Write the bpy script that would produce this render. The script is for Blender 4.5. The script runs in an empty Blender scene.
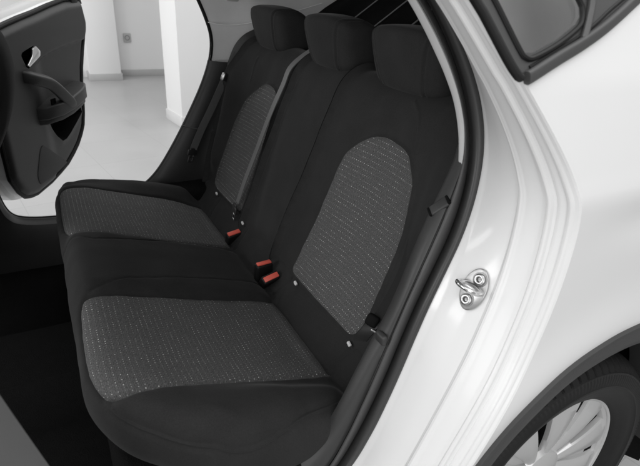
import bpy, bmesh, math, random
import numpy as np
from mathutils import Vector, Matrix, geometry
random.seed(7)
R = math.radians
scene = bpy.context.scene
COL = scene.collection

# ---------------------------------------------------------------- camera, world, lights, exposure
# world frame: X towards the rear of the car, Y across the car to its far side, Z up; metres
cam_d = bpy.data.cameras.new('camera'); cam = bpy.data.objects.new('camera', cam_d); COL.objects.link(cam)
cam_d.sensor_width = 36; cam_d.sensor_fit = 'HORIZONTAL'; cam_d.lens = 28.407
cam_d.clip_start = 0.02; cam_d.clip_end = 200
YAW, PITCH, ROLL = 0.5129, 0.4526, -0.0593
fw = Vector((math.sin(YAW)*math.cos(PITCH), math.cos(YAW)*math.cos(PITCH), -math.sin(PITCH)))
rt = Vector((math.cos(YAW), -math.sin(YAW), 0)); dn = fw.cross(rt)
r2 = rt*math.cos(ROLL) + dn*math.sin(ROLL); d2 = dn*math.cos(ROLL) - rt*math.sin(ROLL)
M = Matrix((( r2.x, -d2.x, -fw.x), (r2.y, -d2.y, -fw.y), (r2.z, -d2.z, -fw.z))).to_4x4()
M.translation = Vector((-0.8599, -1.2388, 1.2893)); cam.matrix_world = M
cam_d.dof.use_dof = True; cam_d.dof.focus_distance = 1.25; cam_d.dof.aperture_fstop = 8
scene.camera = cam

world = bpy.data.worlds.new('World'); scene.world = world; world.use_nodes = True
bg = world.node_tree.nodes['Background']; bg.inputs[0].default_value = (1, 1, 1, 1); bg.inputs[1].default_value = 0.37

def area(name, loc, target, sx, sy, power, col=(1, 1, 1)):
    l = bpy.data.lights.new(name, 'AREA'); l.shape = 'RECTANGLE'; l.size = sx; l.size_y = sy; l.energy = power; l.color = col
    o = bpy.data.objects.new(name, l); COL.objects.link(o); o.location = loc
    o.rotation_euler = (Vector(target) - Vector(loc)).to_track_quat('-Z', 'Y').to_euler()
    return o
area('ceiling_light', (0.3, 1.6, 3.3), (0.3, 1.6, 0), 7.5, 7.0, 212)
area('overhead_fill_light', (-0.4, -2.5, 3.3), (-0.2, -0.85, 0.8), 3.6, 2.2, 40)  # added overhead fill to brighten the near body skin, not a showroom fitting
area('side_fill_light', (-2.7, -3.5, 1.7), (-0.2, -0.6, 0.9), 2.8, 2.2, 46)  # added fill from the side to lift the door jamb and skin
area('front_window_light', (-3.7, -0.35, 1.55), (-0.2, 0.1, 0.95), 1.5, 1.0, 44)
area('window_light', (-5.0, 4.6, 1.9), (0.3, 4.6, 0.9), 2.6, 2.2, 120)

scene.view_settings.view_transform = 'Standard'; scene.view_settings.look = 'None'
scene.view_settings.exposure = 0.0; scene.view_settings.gamma = 1.0
scene.cycles.max_bounces = 8
scene.cycles.use_denoising = True

# ---------------------------------------------------------------- materials
def newmat(name):
    m = bpy.data.materials.new(name); m.use_nodes = True
    nt = m.node_tree; b = nt.nodes['Principled BSDF']
    return m, nt, b
def node(nt, t, **kw):
    n = nt.nodes.new(t)
    for k, v in kw.items(): setattr(n, k, v)
    return n
def math_(nt, op, a, b=None, c=None):
    n = nt.nodes.new('ShaderNodeMath'); n.operation = op
    for i, v in enumerate((a, b, c)):
        if v is None: continue
        if hasattr(v, 'is_output'): nt.links.new(v, n.inputs[i])
        else: n.inputs[i].default_value = v
    return n.outputs[0]
def mixc(nt, f, a, b):
    n = nt.nodes.new('ShaderNodeMix'); n.data_type = 'RGBA'
    for i, v in ((0, f), (6, a), (7, b)):
        if hasattr(v, 'is_output'): nt.links.new(v, n.inputs[i])
        elif i == 0: n.inputs[0].default_value = v
        else: n.inputs[i].default_value = (v, v, v, 1) if not hasattr(v, '__len__') else (*v, 1)
    return n.outputs[2]
def noise(nt, coord, scale, detail=3, rough=.6):
    n = nt.nodes.new('ShaderNodeTexNoise'); n.inputs['Scale'].default_value = scale
    n.inputs['Detail'].default_value = detail; n.inputs['Roughness'].default_value = rough
    if coord is not None: nt.links.new(coord, n.inputs['Vector'])
    return n.outputs['Fac']
def bump(nt, b, h, strength, dist):
    n = nt.nodes.new('ShaderNodeBump'); n.inputs['Strength'].default_value = strength; n.inputs['Distance'].default_value = dist
    nt.links.new(h, n.inputs['Height']); nt.links.new(n.outputs[0], b.inputs['Normal'])
def simple(name, col, rough=.5, metal=0, grain=0, gscale=600, gdist=.0004, var=0.12, vscale=9, coat=0, spec=.5):
    m, nt, b = newmat(name)
    b.inputs['Roughness'].default_value = rough; b.inputs['Metallic'].default_value = metal
    b.inputs['Specular IOR Level'].default_value = spec; b.inputs['Coat Weight'].default_value = coat
    c = col if hasattr(col, '__len__') else (col, col, col)
    tc = node(nt, 'ShaderNodeTexCoord').outputs['Object']
    v = noise(nt, tc, vscale, 4)
    nt.links.new(mixc(nt, v, tuple(k*(1-var) for k in c), tuple(min(1, k*(1+var)) for k in c)), b.inputs['Base Color'])
    if grain: bump(nt, b, noise(nt, tc, gscale, 2), grain, gdist)
    return m
def fabric(name, col, rough=.92):
    m, nt, b = newmat(name)
    b.inputs['Roughness'].default_value = rough; b.inputs['Specular IOR Level'].default_value = .12
    b.inputs['Sheen Weight'].default_value = .07; b.inputs['Sheen Roughness'].default_value = .35
    tc = node(nt, 'ShaderNodeTexCoord').outputs['Object']
    n1 = noise(nt, tc, 14, 4); n2 = noise(nt, tc, 420, 3, .85)
    f = math_(nt, 'ADD', math_(nt, 'MULTIPLY', n1, .35), math_(nt, 'MULTIPLY', n2, .65))
    nt.links.new(mixc(nt, f, col*.30, col*1.72), b.inputs['Base Color'])
    bump(nt, b, n2, .35, .0006)
    return m
def dotted(name, rows, pitch, dotr, base=.05, invert=False):
    # woven seat cloth: rows of small pale stitches on a dark grey ribbed ground, laid out in the cloth's own UVs (metres)
    m, nt, b = newmat(name)
    b.inputs['Roughness'].default_value = .9; b.inputs['Specular IOR Level'].default_value = .12
    b.inputs['Sheen Weight'].default_value = .03; b.inputs['Sheen Roughness'].default_value = .5
    uv = node(nt, 'ShaderNodeUVMap').outputs[0]
    tc = node(nt, 'ShaderNodeTexCoord').outputs['Object']
    sp = node(nt, 'ShaderNodeSeparateXYZ'); nt.links.new(uv, sp.inputs[0])
    u, v = sp.outputs[0], sp.outputs[1]
    rv = math_(nt, 'DIVIDE', v, rows); ri = math_(nt, 'FLOOR', rv); fv = math_(nt, 'SUBTRACT', math_(nt, 'FRACT', rv), .5)
    wn = node(nt, 'ShaderNodeTexWhiteNoise', noise_dimensions='1D'); nt.links.new(ri, wn.inputs['W'])
    ru = math_(nt, 'ADD', math_(nt, 'DIVIDE', u, pitch), math_(nt, 'MULTIPLY', wn.outputs['Value'], .3))
    ru = math_(nt, 'ADD', ru, math_(nt, 'MULTIPLY', math_(nt, 'MODULO', math_(nt, 'ABSOLUTE', ri), 2), .5))
    fu = math_(nt, 'SUBTRACT', math_(nt, 'FRACT', ru), .5); ci = math_(nt, 'FLOOR', ru)
    du = math_(nt, 'MULTIPLY', fu, pitch); dv = math_(nt, 'MULTIPLY', fv, rows)
    d = math_(nt, 'SQRT', math_(nt, 'ADD', math_(nt, 'MULTIPLY', du, du), math_(nt, 'MULTIPLY', math_(nt, 'MULTIPLY', dv, dv), 1.7)))
    mr = node(nt, 'ShaderNodeMapRange', interpolation_type='SMOOTHSTEP')
    nt.links.new(d, mr.inputs[0]); mr.inputs[1].default_value = dotr*1.15; mr.inputs[2].default_value = dotr*.6
    cmb = node(nt, 'ShaderNodeCombineXYZ'); nt.links.new(ci, cmb.inputs[0]); nt.links.new(ri, cmb.inputs[1])
    w2 = node(nt, 'ShaderNodeTexWhiteNoise', noise_dimensions='2D'); nt.links.new(cmb.outputs[0], w2.inputs['Vector'])
    cl = noise(nt, uv, 26, 2)
    amp = math_(nt, 'MULTIPLY', math_(nt, 'ADD', .10, math_(nt, 'MULTIPLY', math_(nt, 'POWER', w2.outputs['Value'], 1.6), 1.0)),
                math_(nt, 'MINIMUM', 1.0, math_(nt, 'MAXIMUM', .22, math_(nt, 'MULTIPLY', math_(nt, 'SUBTRACT', cl, .28), 3.2))))
    dot = math_(nt, 'MULTIPLY', mr.outputs[0], amp)
    # ribs of the ground weave: fine streaks across
    mp = node(nt, 'ShaderNodeMapping'); nt.links.new(uv, mp.inputs[0]); mp.inputs['Scale'].default_value = (210, 520, 1)
    streak = noise(nt, mp.outputs[0], 1.0, 2, .7)
    n2 = noise(nt, tc, 480, 3, .85)
    rib = math_(nt, 'ADD', math_(nt, 'MULTIPLY', math_(nt, 'SINE', math_(nt, 'MULTIPLY', v, 6.2832/(rows/4))), .16), .5)
    f = math_(nt, 'ADD', math_(nt, 'ADD', math_(nt, 'MULTIPLY', streak, .45), math_(nt, 'MULTIPLY', n2, .35)), math_(nt, 'MULTIPLY', rib, .2))
    g = mixc(nt, math_(nt, 'ADD', math_(nt, 'MULTIPLY', math_(nt, 'SUBTRACT', f, .5), 2.7), .5), base*.10, base*1.85)
    nt.links.new(mixc(nt, dot, g, (.80, .80, .79)), b.inputs['Base Color'])
    bump(nt, b, math_(nt, 'ADD', f, math_(nt, 'MULTIPLY', dot, .6)), .4, .0007)
    return m
def tiles(name):
    m, nt, b = newmat(name)
    tc = node(nt, 'ShaderNodeTexCoord').outputs['Object']
    mp = node(nt, 'ShaderNodeMapping'); nt.links.new(tc, mp.inputs[0]); mp.inputs['Rotation'].default_value = (0, 0, R(-9)); mp.inputs['Location'].default_value = (.13, .21, 0)
    br = node(nt, 'ShaderNodeTexBrick', offset=0.0, squash=1.0); nt.links.new(mp.outputs[0], br.inputs['Vector'])
    br.inputs['Scale'].default_value = 1.0; br.inputs['Brick Width'].default_value = .60; br.inputs['Row Height'].default_value = .60
    br.inputs['Mortar Size'].default_value = .0022; br.inputs['Mortar Smooth'].default_value = .1
    br.inputs['Color1'].default_value = (.385, .385, .385, 1); br.inputs['Color2'].default_value = (.40, .40, .40, 1); br.inputs['Mortar'].default_value = (.325, .325, .325, 1)
    n1 = noise(nt, tc, 2.2, 6); n2 = noise(nt, tc, 90, 3)
    f = math_(nt, 'ADD', .80, math_(nt, 'ADD', math_(nt, 'MULTIPLY', n1, .28), math_(nt, 'MULTIPLY', n2, .12)))
    mx = nt.nodes.new('ShaderNodeMix'); mx.data_type = 'RGBA'; mx.blend_type = 'MULTIPLY'; mx.inputs[0].default_value = 1
    nt.links.new(br.outputs[0], mx.inputs[6]); cb = node(nt, 'ShaderNodeCombineColor')
    for i in range(3): nt.links.new(f, cb.inputs[i])
    nt.links.new(cb.outputs[0], mx.inputs[7]); nt.links.new(mx.outputs[2], b.inputs['Base Color'])
    nt.links.new(math_(nt, 'ADD', .22, math_(nt, 'MULTIPLY', n1, .2)), b.inputs['Roughness'])
    return m
def glass(name, tint, rough=.02):
    m = bpy.data.materials.new(name); m.use_nodes = True; nt = m.node_tree
    for n in list(nt.nodes): nt.nodes.remove(n)
    o = node(nt, 'ShaderNodeOutputMaterial'); t = node(nt, 'ShaderNodeBsdfTransparent'); g = node(nt, 'ShaderNodeBsdfGlossy'); mx = node(nt, 'ShaderNodeMixShader')
    t.inputs[0].default_value = (tint, tint, tint, 1); g.inputs['Roughness'].default_value = rough
    fr = node(nt, 'ShaderNodeFresnel'); fr.inputs[0].default_value = 1.6
    nt.links.new(fr.outputs[0], mx.inputs[0]); nt.links.new(t.outputs[0], mx.inputs[1]); nt.links.new(g.outputs[0], mx.inputs[2]); nt.links.new(mx.outputs[0], o.inputs[0])
    return m

M_paint = simple('white_paint', .80, .36, var=.012, vscale=3, coat=.4)
M_paint.node_tree.nodes['Principled BSDF'].inputs['Coat Roughness'].default_value = .10
M_fab = fabric('black_cloth', .027)
M_fab2 = fabric('head_cloth', .029)
M_dotc = dotted('dotted_cloth', .0110, .0074, .0012, .092)
M_dotb = dotted('dotted_back_cloth', .0126, .0074, .0012, .088)
M_plas = simple('dark_plastic', .030, .48, grain=.25, gscale=900, gdist=.0003)
M_plas2 = simple('grey_trim_plastic', .062, .5, grain=.25, gscale=900, gdist=.0003)
M_rub = simple('black_rubber', .011, .45, spec=.28, var=.2)
M_seal = simple('door_seal_rubber', .038, .42, var=.15)
M_clad = simple('arch_plastic', .040, .55, grain=.4, gscale=1100, gdist=.0004)
M_head = simple('headliner_cloth', .86, .9, grain=.2, gscale=500)
M_strip = simple('pale_trim', .55, .55, var=.05)
M_carpet = simple('carpet', .0075, .95, spec=.06, grain=.8, gscale=420, gdist=.002, var=.3, vscale=60)
M_shelf = simple('shelf_cloth', .009, .95, spec=.06, grain=.4, gscale=500, gdist=.0008, var=.4, vscale=30)
M_rib = simple('shelf_rib', .22, .5)
M_belt = simple('belt_webbing', .135, .6, grain=.3, gscale=900, gdist=.0004)
M_beltd = simple('dark_webbing', .06, .6, grain=.3, gscale=900, gdist=.0004)
M_red = simple('red_button', (.86, .15, .11), .35, var=.05)
M_metal = simple('steel', .48, .30, metal=1, var=.12, vscale=60)
M_metald = simple('dark_steel', .25, .35, metal=1, var=.2, vscale=60)
M_chrome = simple('satin_chrome', .75, .18, metal=1, var=.04)
M_alloy = simple('alloy', .62, .30, metal=.45, var=.04)
M_tyre = simple('tyre_rubber', .016, .55, spec=.22, grain=.3, gscale=350, gdist=.0006, var=.25, vscale=25)
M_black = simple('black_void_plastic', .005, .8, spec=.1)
M_wall = simple('wall_paint', .76, .85, grain=.15, gscale=160, gdist=.0008, var=.025, vscale=1.3)
M_skirt = simple('skirting_tile', .42, .35, var=.08)
M_floor = tiles('floor_tile')
M_pane = glass('window_pane', .86)
M_qpane = glass('quarter_pane', .93)
M_label = simple('label_white', .8, .5)

# ---------------------------------------------------------------- helpers
def link(name, me, mat, parent=None, smooth=True):
    o = bpy.data.objects.new(name, me); COL.objects.link(o)
    for m in (mat if isinstance(mat, (list, tuple)) else [mat]): me.materials.append(m)
    if parent is not None: o.parent = parent
    if smooth:
        me.polygons.foreach_set('use_smooth', [True]*len(me.polygons))
    return o
class MB:
    """collects pieces that belong to one part, then links them as one mesh object"""
    def __init__(s): s.v = []; s.f = []; s.mi = []; s.sharp = 35
    def add(s, vs, fs, mi=0):
        n = len(s.v); s.v += [tuple(v) for v in vs]; s.f += [tuple(i+n for i in f) for f in fs]; s.mi += [mi]*len(fs); return s
    def build(s, name, mat, parent=None, smooth=True, sharp=None, recalc=True):
        me = bpy.data.meshes.new(name); me.from_pydata(s.v, [], s.f)
        for p, m in zip(me.polygons, s.mi): p.material_index = m
        if recalc:
            bm = bmesh.new(); bm.from_mesh(me); bmesh.ops.recalc_face_normals(bm, faces=bm.faces); bm.to_mesh(me); bm.free()
        o = link(name, me, mat, parent, smooth)
        if smooth: me.set_sharp_from_angle(angle=R(s.sharp if sharp is None else sharp))
        return o
def V(*a): return Vector(a)
def catmull(P, n):
    """n points at even arc length on a smooth curve through P"""
    P = [Vector(p) for p in P]
    out = []
    for i in range(len(P)-1):
        a, b, c, d = P[max(i-1, 0)], P[i], P[i+1], P[min(i+2, len(P)-1)]
        for k in range(12):
            t = k/12
            out.append(.5*(2*b + (c-a)*t + (2*a-5*b+4*c-d)*t*t + (3*b-a-3*c+d)*t**3))
    out.append(P[-1])
    return even(out, n)
def even(out, n):
    L = [0]
    for i in range(1, len(out)): L.append(L[-1] + (out[i]-out[i-1]).length)
    res = []; j = 0
    for k in range(n):
        s = L[-1]*k/(n-1)
        while j < len(L)-2 and L[j+1] < s: j += 1
        d = L[j+1]-L[j]
        res.append(out[j].lerp(out[j+1], (s-L[j])/d if d > 1e-9 else 0))
    return res
def smooth_pts(P, it=2):
    P = [Vector(p) for p in P]
    for _ in range(it):
        P = [P[0]] + [P[i]*.5 + (P[i-1]+P[i+1])*.25 for i in range(1, len(P)-1)] + [P[-1]]
    return P
def grid_faces(n, m, closed_u=False):
    f = []
    for i in range(n if closed_u else n-1):
        for j in range(m-1):
            a = i*m+j; b = ((i+1) % n)*m+j
            f.append((a, b, b+1, a+1))
    return f
def loft(curves):
    """curves: equal-length point lists -> (verts, faces)"""
    n = len(curves); m = len(curves[0])
    return [p for c in curves for p in c], grid_faces(n, m)
def tube(path, r, seg=8, cap=True, squash=None, sq=1.0):
    """tube along a path; squash=(a,b) makes an elliptical section"""
    P = [Vector(p) for p in path]; vs = []; fs = []
    up = None
    for i, p in enumerate(P):
        t = (P[min(i+1, len(P)-1)] - P[max(i-1, 0)]).normalized()
        if up is None:
            up = Vector((0, 0, 1)) if abs(t.z) < .9 else Vector((1, 0, 0))
        s = t.cross(up).normalized(); up = s.cross(t).normalized()
        rr = r[i] if isinstance(r, (list, tuple)) else r
        a, b = squash if squash else (1, 1)
        for k in range(seg):
            an = 2*math.pi*k/seg
            ca, sb = math.cos(an), math.sin(an)
            if sq != 1: ca, sb = math.copysign(abs(ca)**sq, ca), math.copysign(abs(sb)**sq, sb)
            vs.append(p + (s*ca*a + up*sb*b)*rr)
    for i in range(len(P)-1):
        for k in range(seg):
            a0 = i*seg+k; b0 = i*seg+(k+1) % seg
            fs.append((a0, b0, b0+seg, a0+seg))
    if cap:
        fs.append(tuple(range(seg))[::-1]); fs.append(tuple((len(P)-1)*seg+k for k in range(seg)))
    return vs, fs
def frame(o, x, y):
    """matrix with origin o, local x and y axes"""
    x = Vector(x).normalized(); z = x.cross(Vector(y)).normalized(); y = z.cross(x)
    m = Matrix(((x.x, y.x, z.x), (x.y, y.y, z.y), (x.z, y.z, z.z))).to_4x4(); m.translation = Vector(o); return m
def bevbox(sx, sy, sz, bev, seg=3, mat=None):
    bm = bmesh.new(); bmesh.ops.create_cube(bm, size=1)
    for v in bm.verts: v.co = Vector((v.co.x*sx, v.co.y*sy, v.co.z*sz))
    if bev > 0: bmesh.ops.bevel(bm, geom=bm.edges[:], offset=bev, segments=seg, profile=.5, affect='EDGES')
    if mat is not None: bmesh.ops.transform(bm, matrix=mat, verts=bm.verts)
    bm.verts.index_update()
    r = [v.co.copy() for v in bm.verts], [tuple(v.index for v in f.verts) for f in bm.faces]; bm.free(); return r
def extrude_poly(pts, h, bev=0, seg=2, mat=None):
    """flat polygon (2-D points) pushed along local z by h, edges rounded"""
    bm = bmesh.new(); vs = [bm.verts.new((x, y, 0)) for x, y in pts]; f = bm.faces.new(vs)
    r = bmesh.ops.extrude_face_region(bm, geom=[f])
    bmesh.ops.translate(bm, vec=(0, 0, h), verts=[g for g in r['geom'] if isinstance(g, bmesh.types.BMVert)])
    bmesh.ops.recalc_face_normals(bm, faces=bm.faces)
    if bev > 0:
        ed = [e for e in bm.edges if e.calc_face_angle(0) > R(40)]
        bmesh.ops.bevel(bm, geom=ed, offset=bev, segments=seg, profile=.5, affect='EDGES', clamp_overlap=True)
    if mat is not None: bmesh.ops.transform(bm, matrix=mat, verts=bm.verts)
    bm.verts.index_update()
    q = [v.co.copy() for v in bm.verts], [tuple(v.index for v in f.verts) for f in bm.faces]; bm.free(); return q
def lathe(prof, n=96, a0=0, a1=2*math.pi, fn=None):
    """profile [(r, y)] turned about the Y axis"""
    closed = abs(a1-a0-2*math.pi) < 1e-6; vs = []
    cnt = n if closed else n+1
    for i in range(cnt):
        a = a0+(a1-a0)*i/n
        for j, (r, y) in enumerate(prof):
            rr, yy = fn(i, j, r, y) if fn else (r, y)
            vs.append((rr*math.cos(a), yy, rr*math.sin(a)))
    return vs, grid_faces(cnt, len(prof), closed)
def moved(q, loc): return [Vector(v)+Vector(loc) for v in q[0]], q[1]
def inpoly(P, poly):
    x, y = P[:, 0], P[:, 1]; c = np.zeros(len(P), bool); n = len(poly)
    for i in range(n):
        x0, y0 = poly[i]; x1, y1 = poly[(i+1) % n]
        if y0 == y1: continue
        c ^= ((y0 > y) != (y1 > y)) & (x < (x1-x0)*(y-y0)/(y1-y0)+x0)
    return c
def distpl(P, pl, closed=False):
    d = np.full(len(P), 9.0); n = len(pl)
    for i in range(n if closed else n-1):
        a = np.array(pl[i]); b = np.array(pl[(i+1) % n]); ab = b-a; L = ab@ab
        if L < 1e-14: continue
        t = np.clip(((P-a)@ab)/L, 0, 1); q = a+t[:, None]*ab
        d = np.minimum(d, np.hypot(P[:, 0]-q[:, 0], P[:, 1]-q[:, 1]))
    return d
def dense(poly, sp, closed=True):
    out = []; n = len(poly)
    for i in range(n if closed else n-1):
        a = poly[i]; b = poly[(i+1) % n]; k = max(1, int(math.hypot(b[0]-a[0], b[1]-a[1])/sp+.5))
        for j in range(k): out.append((a[0]+(b[0]-a[0])*j/k, a[1]+(b[1]-a[1])*j/k))
    if not closed: out.append(tuple(poly[-1]))
    return out
def round_poly(P, n, closed=True):
    """smooth closed curve through 2-D points"""
    if closed:
        Q = [(*p, 0) for p in P]; ext = Q[-2:]+Q+Q[:3]
        pts = []
        P3 = [Vector(q) for q in Q]; N = len(P3)
        for i in range(N):
            a, b, c, d = P3[i-1], P3[i], P3[(i+1) % N], P3[(i+2) % N]
            for k in range(10):
                t = k/10; pts.append(.5*(2*b+(c-a)*t+(2*a-5*b+4*c-d)*t*t+(3*b-a-3*c+d)*t**3))
        pts.append(pts[0]); e = even(pts, n+1)[:-1]
        return [(q.x, q.y) for q in e]
    return [(q.x, q.y) for q in catmull([(*p, 0) for p in P], n)]
def triangulate(outer, inners, sp, extra=()):
    """constrained triangulation of a 2-D region; returns points, triangles"""
    bd = [dense(outer, sp)] + [dense(i, sp) for i in inners]
    pts = []; edges = []
    for b in bd:
        s = len(pts); pts += b; edges += [(s+i, s+(i+1) % len(b)) for i in range(len(b))]
    o = np.array(outer); x0, y0 = o.min(0); x1, y1 = o.max(0)
    gx = np.arange(x0, x1, sp); gy = np.arange(y0, y1, sp*.866)
    G = np.array([(x+(sp/2 if j % 2 else 0), y) for j, y in enumerate(gy) for x in gx])
    ok = inpoly(G, outer)
    for b in bd: ok &= distpl(G, b, True) > sp*.55
    for pl, w in extra: ok &= distpl(G, pl) > 2.2*w+.003
    pts += [tuple(g) for g in G[ok]]
    if extra:
        # finer points along seams so that grooves and piping keep a crisp section
        taken = set()
        for pl, w in extra:
            d = dense(pl, .0055, False); E = []
            for o in (-2.2, -1.3, -.7, 0, .7, 1.3, 2.2):
                for i in range(0, len(d)):
                    a, c = d[max(i-1, 0)], d[min(i+1, len(d)-1)]; L = math.hypot(c[0]-a[0], c[1]-a[1]) or 1
                    E.append((d[i][0]-(c[1]-a[1])/L*o*w, d[i][1]+(c[0]-a[0])/L*o*w))
            E = np.array(E); ok = inpoly(E, outer)
            for b in bd: ok &= distpl(E, b, True) > .0012
            own = set()
            for e in E[ok]:
                k = (int(e[0]//.002), int(e[1]//.002))
                if any((k[0]+p, k[1]+q) in taken for p in (-1, 0, 1) for q in (-1, 0, 1)): continue
                own.add(k); pts.append((float(e[0]), float(e[1])))
            taken |= own
    r = geometry.delaunay_2d_cdt([Vector(p) for p in pts], edges, [], 0, 1e-6)
    P = np.array([tuple(v) for v in r[0]]); T = np.array([tuple(f) for f in r[2] if len(f) == 3])
    c = P[T].mean(1); keep = inpoly(c, outer)
    return P, T[keep]
def empty(name, loc=(0, 0, 0)):
    o = bpy.data.objects.new(name, None); COL.objects.link(o); o.location = loc; return o
def ss(a, b, x):
    t = min(max((x-a)/(b-a), 0), 1); return t*t*(3-2*t)

# ================================================================ the room
def struct(o): o['kind'] = 'structure'; return o
m = MB(); m.add([(-12, -12, 0), (12, -12, 0), (12, 12, 0), (-12, 12, 0)], [(0, 1, 2, 3)])
struct(m.build('showroom_floor', M_floor, smooth=False))
m = MB(); m.add(*bevbox(14, .2, 3.2, 0, mat=Matrix.Translation((0, 6.735, 1.6))))
wall = struct(m.build('showroom_wall', M_wall, smooth=False))
m = MB(); m.add(*bevbox(6, .014, .088, .003, 2, Matrix.Translation((3.146, 6.626, .044)))); m.add(*bevbox(4.4, .014, .088, .003, 2, Matrix.Translation((-2.52, 6.626, .044))))
m.build('skirting', M_skirt, wall)
m = MB(); m.add(*bevbox(.395, .40, 3.2, .004, 2, Matrix.Translation((-.0535, 6.52, 1.6))))
col1 = struct(m.build('wall_pillar', M_wall))
m = MB(); m.add(*bevbox(.423, .40, .088, .003, 2, Matrix.Translation((-.0535, 6.506, .044))))
m.build('skirting', M_skirt, col1)
mm = Matrix.Translation((.286, 3.602, 0)) @ Matrix.Rotation(R(7), 4, 'Z')
m = MB(); m.add(*bevbox(2.0, .41, 3.2, .004, 2, mm @ Matrix.Translation((1.0, .205, 1.6))))
col2 = struct(m.build('wall_pillar', M_wall))
m = MB(); m.add(*bevbox(2.02, .434, .105, .003, 2, mm @ Matrix.Translation((1.0, .205, .0525))))
m.build('skirting', simple('pale_skirting', .62, .35, var=.06), col2)
# wall socket
sk = empty('wall_socket', (.313, 6.63, .515)); sk['label'] = 'small square grey wall socket between the two white pillars'; sk['category'] = 'socket'
m = MB(); m.add(*bevbox(.10, .016, .115, .006, 3, Matrix.Translation((0, -.010, 0)))); m.build('cover_plate', simple('socket_plate', .42, .4), sk)
m = MB(); m.add(*lathe([(.034, -.019), (.034, -.021), (.026, -.021), (.025, -.014), (.0005, -.013)], 32))
for sx in (-.01, .01): m.add(*moved(lathe([(.004, -.0125), (.004, -.018), (.0004, -.018)], 10), (sx, 0, 0)))
m.build('socket_well', simple('socket_well', .16, .5), sk)

# ================================================================ the car
car = empty('hatchback_car', (0, 0, 0))
car['label'] = 'white hatchback, rear doors open on a black cloth rear bench with grey dotted inserts'; car['category'] = 'car'

# ---- body side curves (rear door opening seen from outside, near side)
F_OUT = [(-.62, -.70, .375), (-.50, -.70, .405), (-.4479, -.70, .4755), (-.4236, -.70, .5405), (-.39, -.70, .6256), (-.3742, -.70, .6692), (-.3552, -.70, .7435), (-.3339, -.70, .8192), (-.308, -.6981, .8714), (-.2753, -.691, .9204), (-.2624, -.6847, .9562), (-.2445, -.6742, 1.0088), (-.2351, -.6655, 1.0483), (-.233, -.6551, 1.093), (-.242, -.6431, 1.1415), (-.2576, -.6335, 1.1788), (-.2775, -.6239, 1.2147), (-.3011, -.6145, 1.249), (-.324, -.6053, 1.2816), (-.375, -.585, 1.345), (-.45, -.56, 1.41), (-.58, -.54, 1.45)]
F_GRV = [(-.62, -.68, .36), (-.51, -.68, .39), (-.4621, -.68, .4608), (-.4373, -.68, .5269), (-.3989, -.68, .6117), (-.3824, -.68, .6559), (-.3647, -.68, .7323), (-.3423, -.68, .8092), (-.3153, -.679, .8627), (-.2835, -.6722, .9131), (-.2682, -.666, .9492), (-.2490, -.6555, 1.0024), (-.2410, -.6467, 1.0429), (-.2411, -.6361, 1.0888), (-.2524, -.624, 1.1382), (-.2672, -.6142, 1.176), (-.2843, -.6045, 1.2124), (-.3054, -.5949, 1.2473), (-.3263, -.5855, 1.2807), (-.378, -.565, 1.343), (-.452, -.54, 1.408), (-.58, -.52, 1.447)]
F_INN = [(-.62, -.68, .385), (-.525, -.68, .415), (-.4845, -.68, .4726), (-.4638, -.68, .5394), (-.4289, -.68, .6238), (-.4124, -.68, .6671), (-.392, -.68, .7409), (-.3692, -.68, .8163), (-.3451, -.6784, .8691), (-.3178, -.6712, .9191), (-.302, -.665, .9544), (-.2720, -.6547, 1.0062), (-.2575, -.6464, 1.0445), (-.255, -.6359, 1.0898), (-.2673, -.6238, 1.1388), (-.2828, -.6141, 1.1764), (-.3014, -.6045, 1.2125), (-.3257, -.595, 1.247), (-.3497, -.5858, 1.2798), (-.398, -.565, 1.34), (-.47, -.54, 1.40), (-.60, -.52, 1.438)]
CREASE = [(-.60, -.85, .27), (-.47, -.862, .37), (-.385, -.862, .50), (-.3413, -.862, .6198), (-.3155, -.862, .694), (-.2905, -.862, .7277), (-.269, -.862, .7643), (-.248, -.862, .8439), (-.2414, -.862, .8907), (-.2393, -.862, .9296), (-.2401, -.8608, .9721), (-.2395, -.858, 1.0088), (-.2388, -.8555, 1.0328), (-.2434, -.8497, 1.0555), (-.2576, -.8454, 1.0786), (-.2856, -.8388, 1.1109), (-.3216, -.827, 1.1616), (-.3592, -.816, 1.2023), (-.3754, -.8106, 1.2153), (-.3972, -.7959, 1.2504), (-.4208, -.781, 1.2857), (-.475, -.745, 1.355), (-.57, -.71, 1.43), (-.72, -.68, 1.475)]
def skin_y(x, z):
    y = -.862
    if z > 1.02:
        s = ss(1.02, 1.075, z); y += .29*max(0, z-1.045)*s
    if z > 1.2: y += .16*(z-1.2)
    # flare round the wheel arch, and a shallow hollow under the shoulder
    r = math.hypot(x, z-.326); y -= .010*math.exp(-((r-.47)/.055)**2)
    y += .006*math.exp(-((z-1.0)/.03)**2)*ss(-.24, -.05, x)
    if x > .45: y += .35*(x-.45)**2
    return y
CREASE = [(x, skin_y(x, z) if .36 < z < 1.22 else y, z) for x, y, z in CREASE]
NS = 150
cF = catmull(smooth_pts(F_OUT), NS); cG = catmull(smooth_pts(F_GRV), NS); cI = catmull(smooth_pts(F_INN), NS); _c = catmull(smooth_pts(CREASE, 1), NS)
for _ in range(40): _c = smooth_pts(_c, 1)
cC = [V(q.x, skin_y(q.x, q.z) if .36 < q.z < 1.215 else q.y, q.z) for q in _c]

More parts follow.
